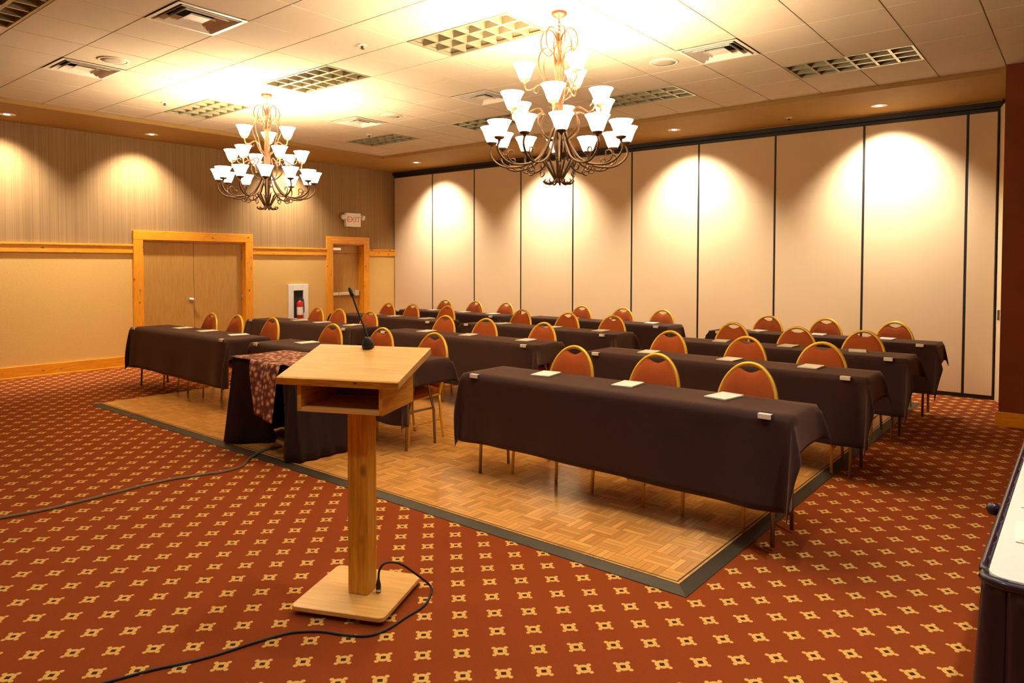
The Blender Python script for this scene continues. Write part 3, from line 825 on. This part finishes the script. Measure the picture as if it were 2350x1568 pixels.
for i in range(13):
    d = .42 * i / 12
    x0 = -.11 + .17 * (i / 12) ** 1.0; x1 = .33 - .02 * i / 12
    rows.append([(x0 + (x1 - x0) * j / 10, -PY - .042 - .02 * math.sin(min(1, i / 3) * PI / 2) - .05 * i / 12 - .008 * math.sin(j * 1.1), PH + .008 - d - .05 * (j / 10) * (i / 12)) for j in range(11)])
rows.insert(0, [(p[0], -PY - .02, PH + .0095) for p in rows[0]])
MB().grid(rows).build('front_flap', M['runner'], rn, solid=.003)
ps = MB().box(-.29, .29, -.035, .035, .0, .038).build('power_strip', M['white'], None, .006, (-5.46, 3.50, .0235))
ps.rotation_euler.z = -.12
tag(ps, 'long white strip lying on the parquet inside the opening of the small skirted table', 'power strip')

# ------------------------------------------------------------------ lectern
lc = thing('lectern', 'honey oak lectern with slanted top and open shelf on a square base', 'lectern', (-2.69, 2.135, 0), math.radians(24.5))
def rrect(hx, hy, r, n=5):
    out = []
    for cx, cy, a0 in ((hx - r, hy - r, 0), (-hx + r, hy - r, PI / 2), (-hx + r, -hy + r, PI), (hx - r, -hy + r, 3 * PI / 2)):
        for i in range(n + 1):
            a = a0 + PI / 2 * i / n; out.append((cx + r * math.cos(a), cy + r * math.sin(a)))
    return out
MB().prism(rrect(.233, .23, .03), .022, .043).build('base_plate', M['oakx'], lc, .003)
for sx in (-1, 1):
    for sy in (-1, 1): MB().lathe([(.02, 0), (.02, .022)], 12, (sx * .17, sy * .17, 0)).build('foot', M['rubber'], lc)
MB().box(-.032, .070, -.05, .05, .043, .935).build('post', M['oakz'], lc, .004)
# box: side walls follow the slope of the top
SL = (1.205 - 1.098) / .395
def ztop(y): return 1.062 + (y + .205) * SL
def side(x0, x1):
    pts = [(-.185, .935), (.165, .935), (.165, ztop(.165) - .001), (-.185, ztop(-.185) - .001)]
    mm = Matrix(((0, 0, 1, 0), (1, 0, 0, 0), (0, 1, 0, 0), (0, 0, 0, 1)))
    return MB().prism(pts, x0, x1, mat=mm)
side(-.214, -.194).build('side_panel', M['oakside'], lc, .002); side(.194, .214).build('side_panel', M['oakside'], lc, .002)
MB().box(-.194, .194, -.185, .165, .935, .955).build('bottom_board', M['oakx'], lc, .002)
MB().box(-.194, .194, .145, .165, .955, ztop(.145) - .002).build('back_board', M['oakdark'], lc)
tl = math.atan(SL)
slab = MB().box(-.302, .302, 0, .405, 0, .034); sl = slab.build('reading_top', [M['oakx']], lc, .003)
sl.location = (0, -.203, 1.064); sl.rotation_euler = (tl, 0, 0)
ed = MB().box(-.302, .302, -.012, .0, -.001, .0335).build('front_edge', M['oakedge'], lc, .002); ed.location = sl.location; ed.rotation_euler = sl.rotation_euler
# gooseneck microphone standing on the top
def lp(x, y, z):
    v = Matrix.Rotation(math.radians(24.5), 4, 'Z') @ Vector((x, y, z)); return (v.x - 2.69, v.y + 2.135, v.z)
mb_ = lp(-.02, .15, 1.098 + (.15 + .203) * SL + .006)
mic = thing('gooseneck_microphone', 'black gooseneck microphone standing on the slanted top of the lectern', 'microphone', mb_, math.radians(24.5))
MB().lathe([(.0, -.004), (.030, -.002), (.031, .012), (.024, .03), (.015, .04), (.012, .05), (0, .051)], 20, mat=Matrix.Rotation(tl, 4, 'X')).build('mount', M['rubber'], mic)
gp = catmull([(0, -.006, .045), (-.018, 0, .09), (-.055, .01, .16), (-.085, .018, .225), (-.098, .022, .255)], 6)
MB().tube(gp, .0048, 8).build('gooseneck', M['rubber'], mic)
MB().tube([(-.096, .022, .250), (-.102, .023, .262), (-.112, .025, .285), (-.116, .026, .293)], [.008, .0095, .0095, .006], 12).build('capsule', M['rubber'], mic)

# cords
def cord(name, pts, r, mat, label, cat):
    o = MB().tube(catmull(pts, 8), r, 8).build(name, mat); return tag(o, label, cat)
cord('microphone_cable', [lp(.105, -.005, .10), lp(.108, -.002, .15), lp(.13, .02, .178), lp(.18, .06, .165), lp(.235, .12, .10), lp(.30, .17, .02), (-2.44, 2.37, .007), (-2.385, 2.27, .006), (-2.37, 2.14, .006), (-2.355, 2.03, .006), (-2.375, 1.94, .006),
     (-2.45, 1.88, .006), (-2.56, 1.83, .006), (-2.63, 1.77, .006), (-2.67, 1.71, .006), (-2.71, 1.58, .006), (-2.74, 1.45, .006), (-2.78, 1.34, .006), (-2.83, 1.24, .006), (-2.86, 1.16, .006), (-2.90, 1.04, .006), (-2.95, .88, .006)], .0055, M['rubber'],
     'thin black cable looping from the lectern base across the carpet', 'cable')
pg = thing('cable_plug', 'black plug standing upright on the lectern base plate', 'plug', lp(.104, -.005, .0432))
MB().lathe([(.011, 0), (.012, .004), (.012, .04), (.008, .055), (.006, .068)], 14).build('plug_body', M['rubber'], pg)
MB().lathe([(.0125, .006), (.0128, .012), (.0125, .018)], 14).build('band', M['chrome'], pg)
cord('floor_cord', [(-5.36, 3.42, .034), (-5.36, 3.27, .034), (-5.30, 3.10, .014), (-5.16, 2.95, .008), (-5.12, 2.80, .008), (-5.17, 2.62, .008), (-5.24, 2.40, .008), (-5.24, 2.13, .008), (-5.22, 1.85, .008), (-5.22, 1.59, .008), (-5.27, 1.34, .008), (-5.35, 1.0, .008), (-5.42, .6, .008)], .011, M['cable'],
     'grey brown cord running from the small skirted table over the carpet to the left', 'cord')

# ------------------------------------------------------------------ white-topped skirted table at the right edge
st = thing('display_table', 'long white-topped table with dark satin skirt at the right photo edge', 'table', (.24, 3.55, 0))
SX, SY, SH = .44, 1.21, .755
MB().prism(rrect(SX, SY, .05), SH - .03, SH).build('tabletop', M['whitecloth'], st, .006)
for sx in (-1, 1):
    for sy in (-1, 1): MB().tube([(sx * (SX - .08), sy * (SY - .15), SH - .03), (sx * (SX - .08), sy * (SY - .15), 0)], .015, 8).build('leg', M['steel'], st)
per = edge_pts(-SX + .05, -SY, SX - .05, -SY, 0, -1, 46) + corner_pts(SX - .05, -SY + .05, -PI / 2, 0) + edge_pts(SX, -SY + .05, SX, SY - .05, 1, 0, 90) + corner_pts(SX - .05, SY - .05, 0, PI / 2) \
    + edge_pts(SX - .05, SY, -SX + .05, SY, 0, 1, 46) + corner_pts(-SX + .05, SY - .05, PI / 2, PI) + edge_pts(-SX, SY - .05, -SX, -SY + .05, -1, 0, 90) + corner_pts(-SX + .05, -SY + .05, PI, 3 * PI / 2)
fix = []
for x, y, nx, ny in per:      # corner arcs sit on the rounded top
    fix.append((x + nx * (.05 if abs(nx) not in (0, 1) or False else 0), y + ny * (.05 if abs(nx) not in (0, 1) else 0), nx, ny))
per = fix + fix[:1]
MB().grid(skirt_rows(per, .03, .022, .7, SH - .004, .01, 12)).build('skirt', M['satin'], st, solid=.004)
MB().tube([(x + nx * .014, y + ny * .014, SH - .016) for x, y, nx, ny in per[:-1]], .014, 8, closed=True).build('skirt_band', M['satin'], st)
kb = MB().lathe([(0, -.022), (.016, -.018), (.022, 0), (.016, .018), (0, .022)], 14, (-.245, 3.05, .735)).build('skirt_clip', M['satin'])
tag(kb, 'small dark knob clip on the long side of the white-topped table skirt', 'clip')
for i, (x, y, rz, l) in enumerate(((-.02, 2.78, .05, 'white sheet on the white-topped table, nearest its front corner'), (-.02, 3.16, -.04, 'white sheet in the middle of the white-topped table edge'), (-.02, 3.62, .03, 'white sheet farthest along the white-topped table edge'))):
    o = thing('paper_sheet', l, 'paper sheet', (x, y, SH + .001), rz, 'papers on the white-topped table')
    MB().box(-.14, .14, -.108, .108, 0, .003).build('page', M['paper'], o)
    MB().box(-.128, -.05, -.098, -.086, .003, .0036).build('printed_line', M['pinkmark'], o)

# ------------------------------------------------------------------ chandeliers
def rot_path(pts, a):
    ca, sa = math.cos(a), math.sin(a)
    return [(r * ca - t * sa, r * sa + t * ca, z) for r, t, z in pts]
def P3(pts, a, n=6): return catmull(rot_path([(p[0], 0, p[1]) for p in pts], a), n)
def make_chandelier(label, loc, rz):
    t = thing('chandelier', label, 'chandelier', loc, rz, 'lit bronze chandeliers')
    z0 = 3.578                                     # everything below is given in room heights
    Z = lambda z: z - z0
    MB().lathe([(.0, Z(3.577)), (.062, Z(3.577)), (.064, Z(3.565)), (.050, Z(3.548)), (.020, Z(3.538)), (.008, Z(3.525)), (0, Z(3.524))], 24).build('canopy', M['bronze'], t)
    ch = MB()
    for i in range(4):
        zc = 3.515 - i * .03; a = 0 if i % 2 else PI / 2
        ch.tube([(.010 * math.cos(q) * math.cos(a), .010 * math.cos(q) * math.sin(a), Z(zc + .020 * math.sin(q))) for q in [2 * PI * k / 12 for k in range(12)]], .0035, 6, closed=True)
    ch.build('chain', M['bronze'], t)
    MB().lathe([(0, Z(3.42)), (.012, Z(3.415)), (.014, Z(3.36)), (.026, Z(3.35)), (.028, Z(3.335)), (.018, Z(3.32)), (.018, Z(3.20)), (.032, Z(3.185)), (.034, Z(3.16)), (.022, Z(3.14)), (.026, Z(3.00)), (.034, Z(2.98)), (.036, Z(2.72)),
                (.028, Z(2.70)), (.030, Z(2.62)), (.042, Z(2.59)), (.040, Z(2.52)), (.024, Z(2.48)), (.018, Z(2.30)), (.010, Z(2.265)), (0, Z(2.26))], 20).build('column', M['bronze'], t)
    r_s = .0055
    for i in range(6):
        a = i * PI / 3 + .2
        MB().tube(P3([(.016, Z(3.34)), (.03, Z(3.40)), (.075, Z(3.448)), (.125, Z(3.425)), (.147, Z(3.36)), (.135, Z(3.295)), (.10, Z(3.25)), (.07, Z(3.245)), (.06, Z(3.265)), (.075, Z(3.28))], a), r_s, 6).build('upper_scroll', M['bronze'], t)
        MB().tube(P3([(.028, Z(3.17)), (.04, Z(3.235)), (.085, Z(3.29)), (.135, Z(3.275)), (.165, Z(3.21)), (.16, Z(3.13)), (.13, Z(3.06)), (.11, Z(2.99)), (.085, Z(2.93)), (.04, Z(2.90))], a + .52), r_s, 6).build('middle_scroll', M['bronze'], t)
    def lamp(r, z, a, arm):
        p = (r * math.cos(a), r * math.sin(a), Z(z))
        MB().lathe([(.0, -.012), (.012, -.010), (.010, .0), (.030, .006), (.040, .016), (.040, .022), (.0, .021)], 16, p).build('shade_cup', M['bronze'], arm)
        s = MB().lathe([(.030, .022), (.040, .026), (.050, .045), (.060, .075), (.074, .110), (.092, .140), (.088, .141), (.070, .110), (.056, .076), (.046, .047), (.036, .030), (.0, .028)], 24, p)
        s.build('glass_shade', M['shade'], arm)
        l = bpy.data.lights.new('bulb', 'POINT'); l.energy = BULB_W; l.color = BULB_COL; l.shadow_soft_size = .028
        o = bpy.data.objects.new('bulb', l); COL.objects.link(o); o.parent = t; o.location = (p[0], p[1], p[2] + .115)
    # three small upper lamps
    for i in range(3):
        a = i * 2 * PI / 3 + 1.464
        arm = MB().tube(P3([(.03, Z(2.86)), (.07, Z(2.90)), (.10, Z(2.99)), (.15, Z(3.02)), (.21, Z(2.985)), (.255, Z(2.985)), (.27, Z(3.03))], a), .007, 7).tube(P3([(.15, Z(3.02)), (.185, Z(3.005)), (.195, Z(2.97)), (.17, Z(2.955)), (.16, Z(2.975))], a), .005, 6).build('upper_arm', M['bronze'], t)
        lamp(.27, 3.04, a, arm)
    for i in range(6):
        a = i * PI / 3 - .211
        arm = MB().tube(P3([(.035, Z(2.58)), (.10, Z(2.60)), (.16, Z(2.66)), (.175, Z(2.74)), (.14, Z(2.80)), (.19, Z(2.815)), (.27, Z(2.77)), (.33, Z(2.715)), (.378, Z(2.72)), (.39, Z(2.775))], a), .0075, 7) \
            .tube(P3([(.27, Z(2.77)), (.31, Z(2.775)), (.335, Z(2.81)), (.31, Z(2.83)), (.29, Z(2.81))], a), .005, 6).build('middle_arm', M['bronze'], t)
        lamp(.39, 2.785, a, arm)
    for i in range(12):
        a = i * PI / 6 - .07
        arm = MB().tube(P3([(.03, Z(2.70)), (.06, Z(2.64)), (.10, Z(2.54)), (.17, Z(2.44)), (.27, Z(2.385)), (.38, Z(2.37)), (.455, Z(2.385)), (.515, Z(2.43)), (.54, Z(2.485)), (.525, Z(2.535))], a), .0085, 7) \
            .tube(P3([(.36, Z(2.372)), (.42, Z(2.39)), (.455, Z(2.43)), (.44, Z(2.47)), (.405, Z(2.465)), (.405, Z(2.435))], a), .0055, 6) \
            .tube(P3([(.25, Z(2.39)), (.22, Z(2.345)), (.26, Z(2.325)), (.285, Z(2.35)), (.27, Z(2.37))], a), .0055, 6).build('lower_arm', M['bronze'], t)
        lamp(.525, 2.545, a, arm)
    for i in range(12):
        a = i * PI / 6 + .3
        MB().tube(P3([(.155, Z(2.42)), (.12, Z(2.425)), (.085, Z(2.37)), (.05, Z(2.31)), (.035, Z(2.275)), (.06, Z(2.25)), (.10, Z(2.245)), (.12, Z(2.262)), (.105, Z(2.275))], a), [.004] * 8 + [.008] * 30 + [.006] * 6 + [.004] * 5, 6).build('finial_leaf', M['bronze'], t)
    return t
cha = make_chandelier('nearer lit bronze chandelier, hanging right of centre', (-3.24, 4.55, ZT), .2)
dup(cha, (-7.46, 4.61, ZT), 1.05, 'farther smaller-looking lit bronze chandelier, hanging left of centre')
